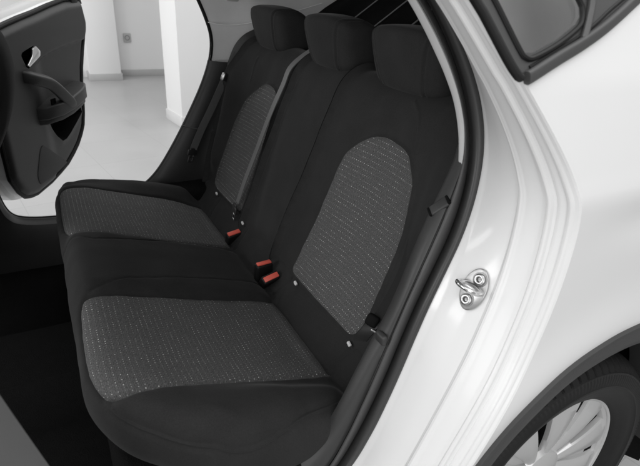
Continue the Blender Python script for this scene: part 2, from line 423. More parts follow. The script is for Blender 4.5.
JP = [(0, 0), (.10, -.003), (.30, -.003), (.495, -.004), (.512, .001), (.528, .0075), (.548, .0095), (.566, .0075), (.60, .005), (.72, .002), (.758, .004), (.775, .011), (.79, .0125), (.803, .011), (.815, .002), (.83, -.001), (.845, .003), (.86, .004), (.90, .002), (.925, .008), (.938, .0095), (.95, .008), (.965, .004), (.985, .003), (1.0, 0)]
def jamb_off(t):
    for (a, x), (b, y) in zip(JP, JP[1:]):
        if t <= b:
            s = (t-a)/(b-a); s = s*s*(3-2*s); return x+(y-x)*s
    return 0
def jamb_pts(K=220):
    rows = []
    for k in range(K+1):
        t = k/K; row = []
        for i in range(NS):
            a, b = cF[i], cC[i]; tan = (cC[min(i+1, NS-1)]-cC[max(i-1, 0)]).normalized()
            n = (b-a).cross(tan).normalized()
            if n.x > 0: n = -n
            # the pressing: flat inner landing then a turn outwards, so the section is gently convex
            row.append(a.lerp(b, t) + n*(.50*jamb_off(t) + .016*math.sin(math.pi*t)))
        rows.append(row)
    return rows
jr = jamb_pts()

BELT = [(-.355, 1.2060), (-.3043, 1.2225), (-.2559, 1.2389), (-.2038, 1.2600), (-.1706, 1.2759), (-.136, 1.2924), (-.06, 1.33), (.05, 1.365), (.2, 1.385), (.5, 1.39)]
ARCH = [(-.3413, .6000), (-.3098, .6440), (-.2728, .684), (-.2068, .735), (-.1595, .7601), (-.1067, .776), (-.0524, .7864), (.0163, .7898)]
a_s = math.atan2(.7898-.326, .0163); rA = math.hypot(.0163, .7898-.326)
ARCHF = ARCH + [(rA*math.cos(a), .326+rA*math.sin(a)) for a in [a_s - k*(a_s+.15)/14 for k in range(1, 15)]]
arch_c = [(q.x, q.y) for q in catmull([(x, z, 0) for x, z in ARCHF], 70)]
cre2 = [(p.x, p.z) for p in cC if p.z > .605 and p.z < 1.2035][::-1]       # crease from the window down to the arch
belt_c = round_poly(BELT, 40, False)
outer = cre2 + arch_c + [(.60, .256), (.82, .30), (.86, .6), (.80, 1.0), (.66, 1.36)] + belt_c[::-1]
P, T = triangulate(outer, [], .016)
body = MB()
body.add(*loft(jr))
body.add([(x, skin_y(x, z), z) for x, z in P], [tuple(t) for t in T])
# rounded lip of the crease: thin lap from the jamb's last rail onto the skin
# lower sill and front door-side post, near side
def post_y(z): return -.80 + max(0, z-.9)*.22
post_r = [(-.72, .36), (-.80, .44), (-.852, .56), (-.885, .70), (-.915, .83), (-.945, .95), (-.985, 1.10), (-1.03, 1.25), (-1.09, 1.42), (-1.12, 1.47)]
pc = [V(x, post_y(z), z) for x, z in post_r]; pc = catmull(pc, 60)
po = [p+V(-.10, -.055, 0) for p in pc]; pi_ = [p+V(-.02, .075, 0) for p in pc]
body.add(*loft([[p+V(-.26, -.06, 0) for p in pc], [p+V(-.13, -.062, 0) for p in pc], po, [p+V(-.085, -.035, 0) for p in pc], [p+V(-.045, -.012, 0) for p in pc]]))
# sill
sl = [[V(x, y, z) for x in np.linspace(-1.6, -.42, 20)] for y, z in ((-.70, .385), (-.74, .375), (-.78, .35), (-.845, .335), (-.855, .28), (-.83, .18))]
body.add(*loft(sl))
# roof skin
rf = []
for s in np.linspace(-1, 1, 25):
    rf.append([V(x, .60*s, 1.50 - .05*abs(s)**3 - .10*ss(.1, .8, x) - .02*ss(-1.0, -1.9, x)) for x in np.linspace(-1.75, .72, 20)])
body.add(*loft(rf))
for s in (-1, 1):
    body.add(*loft([[V(x, s*.60, 1.45 - .10*ss(.1, .8, x) - .02*ss(-1.0, -1.9, x)) for x in np.linspace(-1.75, .72, 20)], [V(x, s*.67, 1.41-.10*ss(.1, .8, x)-.02*ss(-1., -1.9, x)) for x in np.linspace(-1.75, .72, 20)]]))
# far side: outer quarter skin, post and sill
FARC = [(-1.02, .72, 1.35), (-1.12, .74, .80)]
FC = [(-.58, .54, 1.45), (-.46, .565, 1.40), (-.375, .60, 1.30), (-.345, .6204, 1.2274), (-.3074, .6364, 1.1677), (-.2912, .65, 1.1142), (-.2861, .6608, 1.069), (-.2957, .6752, 1.0042), (-.3216, .6894, .9302), (-.3590, .697, .8530), (-.3983, .70, .7805), (-.4300, .70, .7260), (-.4656, .70, .6714), (-.4950, .70, .6280), (-.5214, .70, .5959), (-.5502, .70, .5705), (-.585, .70, .545), (-.66, .705, .50), (-.76, .71, .473), (-.8747, .72, .4652), (-.924, .72, .4692), (-.978, .72, .4761), (-1.0053, .72, .4837), (-1.0253, .72, .4967), (-1.0393, .72, .5189), (-1.0496, .72, .556), (-1.056, .72, .62), (-1.060, .715, .70), (-1.064, .71, .80), (-1.075, .69, 1.0), (-1.10, .63, 1.25), (-1.15, .58, 1.42)]
cFC = catmull(smooth_pts(FC, 1), 200)
def outw(p, d):
    # point d metres away from the opening's middle, within the car's side plane
    c = V(-.68, p.y, .95); v = (p-c); v.y = 0
    return p + v.normalized()*d
body.add(*loft([[p+V(0, .012, 0) for p in cFC], [outw(p, .012)+V(0, .05, 0) for p in cFC], [outw(p, .05)+V(0, .075, 0) for p in cFC], [outw(p, .075)+V(0, .14, 0) for p in cFC], [outw(p, .20)+V(0, .15, 0) for p in cFC], [outw(p, .50)+V(0, .10, 0) for p in cFC]]))
body_o = body.build('body_shell', M_paint, car, sharp=28)
# striker on the jamb: its frame is taken from the pressed surface it is bolted to
sk0 = V(-.2980, -.757, .8625)
ib, jb = min(((a, b) for a in range(20, 90) for b in range(NS)), key=lambda q: (jr[q[0]][q[1]]-sk0).length)
sp = jr[ib][jb]; st = (jr[ib+12][jb]-jr[ib-12][jb]).normalized(); su = (jr[ib][jb+2]-jr[ib][jb-2]).normalized()
if su.z < 0: su = -su
su = (su - st*su.dot(st)).normalized(); sn = st.cross(su)
if sn.x > 0: sn = -sn
def SM(t=0, u=0, n=0): 
    o = sp+st*t+su*u+sn*n
    q = Matrix(((st.x, su.x, sn.x), (st.y, su.y, sn.y), (st.z, su.z, sn.z))).to_4x4(); q.translation = o; return q
pl = []
for k in range(48):
    a = 2*math.pi*k/48; pl.append((.0215*math.copysign(abs(math.cos(a))**1.0, math.cos(a))*(1-.12*math.sin(a)**2), .0365*math.copysign(abs(math.sin(a))**.9, math.sin(a))))
m = MB(); m.add(*extrude_poly(pl, .006, .0016, 3, SM(0, 0, -.0005)))
for uu, tt in ((.0195, .003), (-.0195, -.003)):
    b = SM(tt, uu, .0052)
    def lat(prof, n=28): return [b @ Vector((x, z, y)) for x, y, z in lathe(prof, n)[0]], lathe(prof, n)[1]
    m.add(*lat([(.0122, 0), (.0122, .0013), (.0092, .0016)]), 1)
    m.add(*lat([(.0098, 0), (.0094, .0042), (.0082, .0052), (.0058, .0055), (.0042, .0050)]), 0)
    m.add(*lat([(.0042, .0050), (.0038, .0018), (.0003, .0015)], 6), 1)
lp = catmull([SM(*q).translation for q in ((.012, 0, .002), (.013, 0, .018), (.011, .001, .028), (.004, .002, .033), (-.010, .003, .033), (-.019, .004, .028), (-.021, .004, .018), (-.019, .004, .002))], 50)
m.add(*tube(lp, .0044, 12), 2)
m.add(*extrude_poly([(.020*math.cos(a), .0085*math.sin(a)) for a in [2*math.pi*k/24 for k in range(24)]], .006, .002, 2, SM(-.003, 0, .005)), 0)
m.build('door_striker', [M_metal, M_metald, M_chrome], body_o)

# door seal: rubber ring round the opening, outer lobe; the trim edge is the inner lobe
def lobes(A, B, h, n=9, power=.7):
    rows = []
    for k in range(n):
        t = k/(n-1)
        rows.append([A[i].lerp(B[i], t) + V(-.75, -.66, .05)*h*math.sin(math.pi*t)**power for i in range(len(A))])
    return rows
m = MB(); m.add(*loft(lobes([p+V(.004, .010, 0) for p in cG], [c+V(.004, 0, 0) for c in cF], .016)))
m.build('door_seal', M_seal, body_o, sharp=60)

# wheel arch cladding
aI = [(-.2917, .520), (-.2717, .554), (-.2400, .596), (-.2, .6290), (-.160, .658), (-.123, .6752), (-.051, .6930), (.0148, .7027), (.0808, .7010)]
aI += [(.384*math.cos(a), .326+.384*math.sin(a)) for a in (1.2, 1.0, .8, .6, .4, .2, 0, -.15)]
aO = [(-.375, .53), (-.3413, .5990)] + ARCHF[1:]
n = 110
iO = catmull([V(x, skin_y(x, z), z) for x, z in aO], n); iI = catmull([V(x, -.850, z) for x, z in aI], n)
rows = []
for t, o in ((0, -.001), (.02, .007), (.06, .010), (.12, .011), (.30, .012), (.46, .0125), (.52, .011), (.58, .008), (.80, .004), (.92, .001), (.97, -.004), (1.0, -.02)):
    rows.append([iO[i].lerp(iI[i], t) + V(0, -o, 0) for i in range(n)])
rows.append([p+V(0, .10, 0) for p in rows[-1]])
m = MB(); m.add(*loft(rows)); m.build('wheel_arch_trim', M_clad, body_o, sharp=30)
m = MB()
q = lathe([(.44, -.82), (.405, -.79), (.40, -.50), (.01, -.49)], 60, R(-20), R(200)); m.add(*moved(q, (0, 0, .326)))
m.build('wheel_housing', M_black, body_o)

# ---- quarter window
def on_skin(P2, o=0): return [V(x, skin_y(x, z)+o, z) for x, z in P2]
wl = [(-.4208, 1.2857), (-.4187, 1.2799), (-.3878, 1.2289), (-.3761, 1.2101)]
GL = [(-.62, 1.42), (-.50, 1.405), (-.3935, 1.2867), (-.366, 1.2419), (-.3575, 1.2335), (-.345, 1.2330), (-.3013, 1.2468), (-.2622, 1.2649), (-.2535, 1.2729), (-.2525, 1.283), (-.2568, 1.2917), (-.30, 1.36), (-.34, 1.41)]
# the black frame plate behind pane
qf_out = [(-.70, 1.452), (-.545, 1.435), (-.440, 1.3000), (-.4187, 1.2720), (-.3878, 1.2240), (-.3761, 1.2085), (-.366, 1.2045), (-.352, 1.2085), (-.3043, 1.2250), (-.2559, 1.2415), (-.2038, 1.2625), (-.136, 1.2949), (-.06, 1.3325), (.05, 1.3675), (.10, 1.43), (-.25, 1.46)]
def plate(outer, hole, o1, sp=.012, thick=.012):
    P, T = triangulate(outer, [hole] if hole else [], sp)
    c = P[T].mean(1)
    if hole: T = T[~inpoly(c, hole)]
    return [(x, skin_y(x, z)+o1, z) for x, z in P], [tuple(t) for t in T]
m = MB(); gl = [tuple(p) for p in GL]
m.add(*plate(qf_out, gl, -.002))
# raised rubber lips
m.add(*tube(catmull(on_skin([(-.50, 1.372), (-.4500, 1.3170), (-.4188, 1.2770), (-.4135, 1.2695), (-.3860, 1.2260), (-.3741, 1.2110), (-.369, 1.2078)], -.003), 60), .0080, 12, squash=(1, .7)), 1)
m.add(*tube(catmull(on_skin([(-.4250, 1.3220), (-.4100, 1.3060), (-.3935, 1.2820), (-.366, 1.2370), (-.357, 1.2285), (-.343, 1.2282), (-.3000, 1.2420), (-.2600, 1.2601), (-.2495, 1.2705), (-.2475, 1.283), (-.2530, 1.2940), (-.30, 1.365)], -.003), 80), .0036, 8), 1)
m.add(*tube(catmull(on_skin([(-.352, 1.2175), (-.3043, 1.2345), (-.2559, 1.2515), (-.2220, 1.2665), (-.19, 1.283), (-.136, 1.3080)], -.002), 50), .0026, 8), 1)
qw = m.build('quarter_window', [M_plas2, M_rub], car, sharp=40)
m = MB(); P, T = triangulate(gl, [], .02); m.add([(x, skin_y(x, z)+.003, z) for x, z in P], [tuple(t) for t in T]); m.build('pane', M_qpane, qw)
# trim strip under the pane with its end cap
ts = catmull(on_skin([(-.362, 1.2075), (-.352, 1.2105), (-.3043, 1.2275), (-.2559, 1.2440), (-.2038, 1.2650), (-.136, 1.2980), (-.06, 1.3360)], -.006), 60)
m = MB(); m.add(*tube(ts, .0080, 16, squash=(.62, 1), sq=.6))
m.build('trim_strip', M_plas2, qw)
m = MB(); m.add(*tube(catmull(on_skin([(-.228, 1.300), (-.2330, 1.285), (-.2385, 1.274), (-.2450, 1.262), (-.2540, 1.2480)], -.005), 30), .0062, 12, squash=(.8, 1), sq=.7)); m.build('frame_moulding', M_plas2, qw)

# ---- near rear pillar trim
st_in = [(-.62, -.505, 1.437), (-.48, -.525, 1.40), (-.405, -.548, 1.338), (-.3567, -.571, 1.2789), (-.3329, -.5804, 1.2457), (-.3107, -.59, 1.2108), (-.2893, -.5997, 1.1742), (-.2691, -.6095, 1.136), (-.2585, -.6217, 1.0864), (-.2600, -.6322, 1.0407), (-.2613, -.638, 1.0143)]
st_out = [(-.60, -.52, 1.438), (-.47, -.54, 1.40), (-.398, -.565, 1.34), (-.3497, -.5858, 1.2798), (-.3257, -.595, 1.247), (-.3014, -.6045, 1.2125), (-.2828, -.6141, 1.1764), (-.2673, -.6238, 1.1388), (-.254, -.6359, 1.0898), (-.2540, -.6464, 1.0445), (-.2590, -.6510, 1.0190)]
a = catmull(smooth_pts(st_in, 1), 60); b = catmull(smooth_pts(st_out, 1), 60)
TRIM_L = [(-.2440, -.6080, 1.060), (-.2500, -.6139, 1.0332), (-.2818, -.6238, .9865), (-.311, -.6323, .942), (-.3425, -.6419, .8808), (-.3628, -.645, .8163), (-.3835, -.645, .7622), (-.411, -.645, .7150), (-.4329, -.645, .6651), (-.4592, -.645, .5979), (-.4891, -.645, .5445), (-.5159, -.645, .5086), (-.5709, -.645, .4693), (-.64, -.645, .44)]
tl = catmull(smooth_pts(TRIM_L, 1), 100)
inn = [p for p in F_INN if p[2] < 1.055][::-1]; ti = catmull(smooth_pts(inn, 2), 100)
m = MB()
rows = [[p+V(.10, .045, 0) for p in tl], [p+V(.03, .022, .0) for p in tl], [p+V(.008, .006, 0) for p in tl], tl]
for t, h in ((.12, .006), (.3, .010), (.5, .010), (.7, .006), (.86, .002), (.95, -.003), (1.0, -.004)):
    rows.append([tl[i].lerp(ti[i], t) + V(-.5, -.8, .1)*h for i in range(100)])
m.add(*loft(rows))
m.add(*loft(lobes([p for p in cI], [p+V(-.002, .004, 0) for p in cG], .011)), 1)
m.add(*moved(bevbox(.012, .026, .020, .005, 3), (-.402, -.668, .740)), 0)
pt = m.build('rear_pillar_trim', [M_plas, M_plas2], car, sharp=50)
m = MB()
m.add(*loft([[p+V(.02, .02, 0) for p in a], [p+V(.004, .004, 0) for p in a], a] + [[a[i].lerp(b[i], t)+V(-.7, -.7, 0)*h for i in range(60)] for t, h in ((.15, .003), (.5, .005), (.85, .004), (1, 0))]))
m.build('pale_edge_strip', M_strip, pt, sharp=50)
# pale lining seen through the quarter window
m = MB(); m.add(*loft([[V(x, -.655+.25*(z-1.2), z) for x in np.linspace(-.245-.9*(z-1.2), .45, 14)] for z in np.linspace(1.17, 1.44, 10)]))
m.build('pillar_lining', M_head, pt)
m = MB(); m.add(*loft([[V(-.262-.92*(z-1.22)+w, -.690+.25*(z-1.22)+h, z) for z in np.linspace(1.19, 1.42, 10)] for w, h in ((0, .01), (.004, 0), (.030, -.004), (.040, .004), (.045, .02))])); m.build('lining_edge', M_strip, pt)
# belt outlet loop on the trim
m = MB(); gm = frame((-.2775, -.648, .962), (.55, .25, .55), (-.3, -.2, .8))
gi = min(range(100), key=lambda i: abs(tl[i].z-.972)); gc = tl[gi].lerp(ti[gi], .38)+V(-.002, -.004, 0)
gt = (tl[gi-3]-tl[gi+3]).normalized(); gm = frame(gc, ti[gi]-tl[gi], gt)
m.add(*bevbox(.020, .036, .010, .003, 3, gm)); m.build('belt_guide', M_plas, pt)
m = MB()
for d in (-.019, .019): m.add(*bevbox(.018, .005, .012, .002, 2, gm @ Matrix.Translation((0, d, 0))))
m.build('belt_slot', M_black, pt)

# ================================================================ seats
CPR = [(-.72, .525), (-.80, .515), (-.855, .525), (-.877, .555), (-.883, .59), (-.878, .63), (-.848, .660), (-.79, .655), (-.72, .632), (-.64, .604), (-.56, .575), (-.48, .545), (-.42, .522), (-.388, .520), (-.36, .545), (-.335, .572), (-.32, .58)]
def arc_curve(P, n=600):
    C = catmull([(x, 0, z) for x, z in P], n); L = [0]
    for i in range(1, n): L.append(L[-1]+(C[i]-C[i-1]).length)
    X = np.array([c.x for c in C]); Z = np.array([c.z for c in C]); return np.array(L), X, Z
cL, cX, cZ = arc_curve(CPR)
def u_at(L, X, Z, x, z): return float(L[np.argmin((X-x)**2+(Z-z)**2)])
CU = lambda x, z: u_at(cL, cX, cZ, x, z)
ct0, ct1, cr0, cr1 = CU(-.884, .63), CU(-.84, .662), CU(-.44, .53), CU(-.39, .52)
def cush_pt(u, v):
    """u metres along the profile, v metres across (the edge rolls over beyond 0.60)"""
    s = 1 if v > 0 else -1; a = abs(v)
    if a < .60: y = a; k = kx = 0
    else:
        th = min((a-.60)/.19, 1)*math.pi
        y = .60+.065*math.sin(th) if th < math.pi/2 else .64+.025*math.sin(th)
        k = (1-math.cos(th))/2; kx = .03*(1-math.cos(min(th, math.pi/2)))
    x = float(np.interp(u, cL, cX)); z = float(np.interp(u, cL, cZ)); yy = y*s
    d = .020*ss(-.210, -.165, yy)*(1-ss(.085, .138, yy))
    if yy > 0: d += float(np.interp(x, (-.85, -.76, -.63, -.53, -.45), (-.026, -.012, .018, .033, .040)))*ss(.500, .585, a)
    else: d += (.002+.034*ss(-.85, -.50, x))*ss(.515, .585, a)
    d -= .008*math.exp(-((yy+.37)/.11)**2) + .008*math.exp(-((yy-.315)/.11)**2)
    # front corners rounded in plan
    x += (.16 if yy < 0 else .055)*max(0, (min(a, .665)-.42)/.24)**2.2*min(1, max(0, (-.52-x)/.28))
    z += d*ss(ct0, ct1, u)*(1-.75*ss(cr0, cr1, u))
    x = -.55+(x+.55)*(1-kx); zp = .535-.075*ss(-.85, -.62, x); z = zp+(z-zp)*(1-k)
    return V(x, yy, z)
def cush_uv(u, v):
    # the cloth is cut flat: its rows stay straight where the corner is rounded off
    a = abs(v); x = float(np.interp(u, cL, cX))
    return (v, u + (.15 if v < 0 else .05)*max(0, (min(a, .665)-.42)/.24)**2.2*min(1, max(0, (-.52-x)/.28)))
def normal_of(f, u, v, h=.002):
    a = f(u+h, v)-f(u-h, v); b = f(u, v+h)-f(u, v-h); n = a.cross(b)
    return n.normalized() if n.length > 1e-9 else V(0, 0, 1)
def build_surface(f, outer, inserts, feats, sp, names, mats, parent, flip, uvscale=1, edge=None, lump=.0028, uvf=None):
    """soft surface with inserts cut out as their own meshes; feats = [(polyline, width, depth)] grooves (+) or ridges (-)"""
    P, T = triangulate(outer, inserts, sp, [(pl, min(w, .006)) for pl, w, d in feats if w < .02])
    D = np.zeros(len(P))
    for pl, w, d in feats: D += d*np.exp(-(distpl(P, pl)/w)**2)
    if edge:
        r, rr = edge; e = distpl(P, outer, True)
        t = np.clip(1-e/r, 0, 1); D += rr*(1-np.sqrt(np.clip(1-t**2, 0, 1)))
    rng = np.random.RandomState(5); ph = rng.rand(8, 3)*6.28; W = np.zeros(len(P))
    for k in range(8):
        an = ph[k, 0]; fr = 18+k*9; W += np.sin(fr*(P[:, 0]*math.cos(an)+P[:, 1]*math.sin(an))+ph[k, 1])/(1+k*.5)
    dm = np.full(len(P), 9.0)
    for pl, w, d in feats:
        if w < .01: dm = np.minimum(dm, distpl(P, pl))
    pk = np.exp(-dm/.016)*(np.sin(150*P[:, 0]+2.2*np.sin(31*P[:, 1]))+np.sin(165*P[:, 1]+2.0*np.sin(27*P[:, 0])))*.00042
    D = D + pk
    pos = []
    for i, (u, v) in enumerate(P):
        q = f(u, v); n = normal_of(f, u, v)*flip
        pos.append(q - n*(D[i] + lump*.3*W[i]))
    c = P[T].mean(1); lab = np.zeros(len(T), int)
    for k, ins in enumerate(inserts): lab[inpoly(c, ins)] = k+1
    objs = []
    for k in range(len(inserts)+1):
        tt = T[lab == k]; used = np.unique(tt); mp = {int(g): i for i, g in enumerate(used)}
        me = bpy.data.meshes.new(names[min(k, 1)])
        tri = [tuple(mp[int(j)] for j in t) for t in tt]
        me.from_pydata([pos[g] for g in used], [], tri)
        bm = bmesh.new(); bm.from_mesh(me); bmesh.ops.recalc_face_normals(bm, faces=bm.faces)
        bm.faces.ensure_lookup_table(); bm.verts.ensure_lookup_table()
        # outward check
        g0 = tt[len(tt)//2]; n0 = normal_of(f, *P[g0[0]])*flip
        if bm.faces[len(tt)//2].normal.dot(n0) < 0:
            bmesh.ops.reverse_faces(bm, faces=bm.faces)
        uvl = bm.loops.layers.uv.new('UVMap')
        Pu = P[used]
        for fc in bm.faces:
            for l in fc.loops:
                p = Pu[l.vert.index]; l[uvl].uv = uvf(*p) if uvf else (p[1], p[0])
        bm.to_mesh(me); bm.free()
        objs.append(link(names[min(k, 1)], me, mats[min(k, 1)], parent if k == 0 else objs[0]))
    return objs

u_front = CU(-.850, .662); u_ftop = CU(-.875, .645); u_rear = CU(-.396, .519)
def cpts(P): return [(CU(x, z), y) for x, y, z in P]
ins_near = [(CU(-.870, .648), -.245), (CU(-.862, .656), -.217), (CU(-.845, .663), -.206), (CU(-.80, .657), -.205), (CU(-.647, .606), -.203), (CU(-.52, .56), -.197), (u_rear-.02, -.190), (u_rear, -.196), (u_rear+.002, -.345), (u_rear, -.478), (CU(-.412, .520), -.493), (CU(-.595, .588), -.513), (CU(-.754, .644), -.530), (CU(-.843, .663), -.536), (CU(-.870, .648), -.528), (CU(-.877, .642), -.505), (CU(-.875, .644), -.472), (CU(-.876, .642), -.372), (CU(-.873, .645), -.28)]
ins_far = [(CU(-.873, .645), .20), (CU(-.862, .656), .15), (CU(-.845, .662), .133), (CU(-.80, .657), .133), (CU(-.65, .606), .135), (CU(-.50, .553), .150), (u_rear-.02, .165), (u_rear, .185), (u_rear+.002, .345), (u_rear, .495), (CU(-.41, .52), .510), (CU(-.508, .555), .522), (CU(-.629, .60), .514), (CU(-.741, .639), .502), (CU(-.826, .662), .490), (CU(-.858, .658), .480), (CU(-.870, .648), .455), (CU(-.873, .645), .40), (CU(-.873, .645), .31)]
ins_near = round_poly(ins_near, 170); ins_far = round_poly(ins_far, 170)
uA, uB = 0.0, float(cL[-1])
outer_c = [(uA, -.785), (uB, -.785), (uB, .785), (uA, .785)]
def pipe(s):
    q = [(CU(-.877, .641), -.513), (CU(-.884, .631), -.564), (CU(-.886, .626), -.616), (CU(-.882, .635), -.650), (CU(-.850, .661), -.680), (CU(-.80, .657), -.686), (CU(-.713, .629), -.674), (CU(-.599, .589), -.655), (CU(-.496, .551), -.632), (CU(-.44, .53), -.618)]
    return [(u, v*s if s > 0 else -v) for u, v in q]
pn, pf = round_poly(pipe(1), 80, False), round_poly(pipe(-1), 80, False)
seam_mid_n = [(CU(-.849, .662), -.200), (CU(-.826, .661), -.188), (CU(-.793, .655), -.176), (CU(-.748, .642), -.157), (CU(-.68, .618), -.143), (CU(-.465, .539), -.108), (u_rear-.01, -.105)]
seam_mid_f = [(CU(-.888, .60), .10), (CU(-.85, .662), .075), (CU(-.80, .657), .050), (CU(-.70, .625), .070), (CU(-.474, .543), .125), (u_rear-.01, .135)]
rearseam = [(u_rear+.004, -.62), (u_rear+.004, .62)]
feats = [(ins_near+[ins_near[0]], .0048, .0062), (ins_far+[ins_far[0]], .0048, .0062), (pn, .0026, -.0062), (pn, .0075, .0058), (pf, .0026, -.0062), (pf, .0075, .0058), (seam_mid_n, .0028, .0030), (seam_mid_f, .0028, .0030), (rearseam, .012, .006)]
for yy, s in ((-.19, 1), (-.15, -1), (.15, 1), (.43, 1), (-.47, -1)):
    feats.append(([(u_rear+.006, yy), (u_rear+.03, yy+.01*s), (uB-.02, yy+.02*s)], .0045, .004))
for yy in (-.204, -.484, .204, .484):
    feats.append(([(uB-.026, yy), (uB-.018, yy)], .016, .007))
seat_objs = build_surface(cush_pt, outer_c, [ins_near, ins_far], feats, .0095, ('seat_cushion', 'fabric_insert'), (M_fab, M_dotc), car, 1, uvf=cush_uv)
if seat_objs[0].data.polygons[0].normal.length == 0: pass
cushion = seat_objs[0]

# dark carcass under the cushion
m = MB(); m.add(*bevbox(.50, 1.20, .22, .03, 4, Matrix.Translation((-.605, 0, .385)))); m.add(*bevbox(.36, .14, .26, .03, 3, Matrix.Translation((-.40, -.60, .36)))); m.add(*bevbox(.40, .14, .30, .03, 3, Matrix.Translation((-.34, .635, .415))))
m.build('seat_base', M_carpet, car)

# backrests
BPR = [(-.335, .545), (-.335, .572), (-.325, .60), (-.308, .66), (-.285, .74), (-.262, .82), (-.242, .90), (-.222, .98), (-.203, 1.045), (-.180, 1.085), (-.145, 1.108), (-.10, 1.108), (-.065, 1.085), (-.05, 1.03)]
bL, bX, bZ = arc_curve(BPR)
BU = lambda z: float(np.interp(z, bZ[:np.argmax(bZ)], bL[:np.argmax(bZ)]))
def back_pt(u, v):
    x = float(np.interp(u, bL, bX)); z = float(np.interp(u, bL, bZ)); a = abs(v)
    k = ss(BU(.60), BU(.70), u)*(1-ss(BU(.97), BU(1.07), u))
    x -= (.029*math.exp(-((a-.585)/.055)**2) - .010*math.exp(-((a-.35)/.11)**2))*k
    # the middle section sits a little proud at the bottom, level at the top
    x -= .010*math.exp(-((v-.045)/.085)**4)*ss(BU(.56), BU(.62), u)*(1-ss(BU(.9), BU(1.05), u))
    return V(x, v, z)
uT = float(bL[-1])
spl_n = [(0, -.040), (BU(.60), -.038), (BU(.70), -.052), (BU(.83), -.082), (BU(.93), -.106), (BU(1.03), -.125), (BU(1.10), -.130), (uT, -.131)]
spl_f = [(0, .222), (BU(.60), .217), (BU(.70), .206), (BU(.80), .192), (BU(.92), .158), (BU(1.02), .130), (BU(1.08), .122), (uT, .120)]
edge_o = [(0, .640), (BU(.60), .665), (BU(.70), .672), (BU(.80), .662), (BU(.90), .635), (BU(.98), .607), (BU(1.05), .592), (BU(1.10), .575), (uT, .56)]
g = .0015
sec_n = [(u, v-g) for u, v in spl_n] + [(u, -v) for u, v in edge_o[::-1]]
sec_m = [(u, v+g) for u, v in spl_n] + [(u, v-g) for u, v in spl_f[::-1]]
sec_f = [(u, v+g) for u, v in spl_f] + [(u, v) for u, v in edge_o[::-1]]
def bins(P): return [(BU(z), y) for y, z in P]
in_n = round_poly(bins([(-.167, .592), (-.172, .625), (-.183, .68), (-.198, .75), (-.205, .80), (-.212, .838), (-.221, .885), (-.233, .923), (-.255, .950), (-.282, .972), (-.308, .988), (-.333, .997), (-.365, 1.002), (-.395, 1.001), (-.43, .998), (-.457, .990), (-.483, .968), (-.505, .936), (-.519, .88), (-.523, .805), (-.519, .724), (-.509, .659), (-.495, .615), (-.479, .592), (-.44, .585), (-.22, .585)]), 170)
in_f = round_poly(bins([(.53, .592), (.540, .613), (.528, .66), (.516, .702), (.507, .76), (.496, .821), (.478, .870), (.451, .912), (.428, .933), (.405, .950), (.365, .975), (.329, .994), (.29, 1.000), (.250, .997), (.225, .987), (.214, .96), (.216, .90), (.224, .82), (.235, .74), (.245, .66), (.252, .60), (.30, .588), (.45, .586)]), 170)
def hr_seam(c): return [(BU(1.0), c-.10), (BU(1.05), c-.105), (BU(1.085), c-.125)]
ef = (.020, .016)
bn = build_surface(back_pt, sec_n, [in_n], [(in_n+[in_n[0]], .0048, .0062), ([(BU(1.0), -.470), (BU(1.04), -.455), (BU(1.07), -.43), (BU(1.085), -.40)], .004, .003), ([(BU(.90), -.50), (BU(1.0), -.47)], .03, .004)], .0095, ('backrest', 'fabric_insert'), (M_fab, M_dotb), car, -1, edge=ef)
bm_ = build_surface(back_pt, sec_m, [], [([(BU(.62), .19), (BU(.80), .165), (BU(.92), .135), (BU(1.05), .100)], .004, .0025)], .0095, ('backrest', 'x'), (M_fab, M_fab), car, -1, edge=ef)
bf = build_surface(back_pt, sec_f, [in_f], [(in_f+[in_f[0]], .0048, .0062), ([(BU(.985), .45), (BU(1.06), .44)], .004, .003)], .0095, ('backrest', 'fabric_insert'), (M_fab, M_dotb), car, -1, edge=ef)
# carcass of the seat backs, closing them behind
m = MB(); m.add(*bevbox(.02, 1.10, .44, .006, 2, Matrix.Translation((-.040, 0, .86)) @ Matrix.Rotation(R(14), 4, 'Y')))
m.build('seat_back_panel', M_carpet, car)

def headrest(parent, cy, hw, cz, lean=0, hh=.069):
    """rounded, faceted pad: front face, gussets at the sides behind a seam"""
    n = 64; vs = []; fs = []; cx = -.128; hx = .064
    pts = {}
    bm = bmesh.new(); bmesh.ops.create_cube(bm, size=2); bmesh.ops.subdivide_edges(bm, edges=bm.edges[:], cuts=n, use_grid_fill=True)
    for v in bm.verts:
        c = v.co
        p = 5.0; L = (abs(c.x)**p+abs(c.y)**p+abs(c.z)**p)**(1/p); q = c/L
        x, y, z = q.x, q.y, q.z
        # front face narrower than the back: gussets splay backwards
        w = hw*(1 + .07*(x+1)/2 - .04*(1-z)/2)
        zz = hh*(z + .03*z*(1-y*y))
        xx = hx*x*(1 - .10*max(0, z)**1.5) - .010*(1-y*y)*max(0, -x) - .020*z + .004
        zu = max(0, z)**2; zd = max(0, -z)**2; xp = max(0, x)**1.5
        zz -= (.006*(y*y) + .010*xp)*zu - .016*xp*zd
        # gusset seam
        sy = abs(y) - (.70 + .10*z); fx = 1 if x < .55 else 0
        gd = .0042*math.exp(-(sy/.022)**2)*fx - .0018*math.exp(-((abs(sy)-.05)/.03)**2)*fx
        nrm = Vector((q.x/hx, q.y/hw, q.z/hh)).normalized()
        v.co = Vector((cx+xx, cy+w*y, cz+zz)) - nrm*gd
    me = bpy.data.meshes.new('headrest'); bm.to_mesh(me); bm.free()
    return link('headrest', me, M_fab2, parent)
headrest(bn[0], -.340, .125, 1.158)
headrest(bm_[0], .005, .116, 1.158)
headrest(bf[0], .408, .122, 1.158)

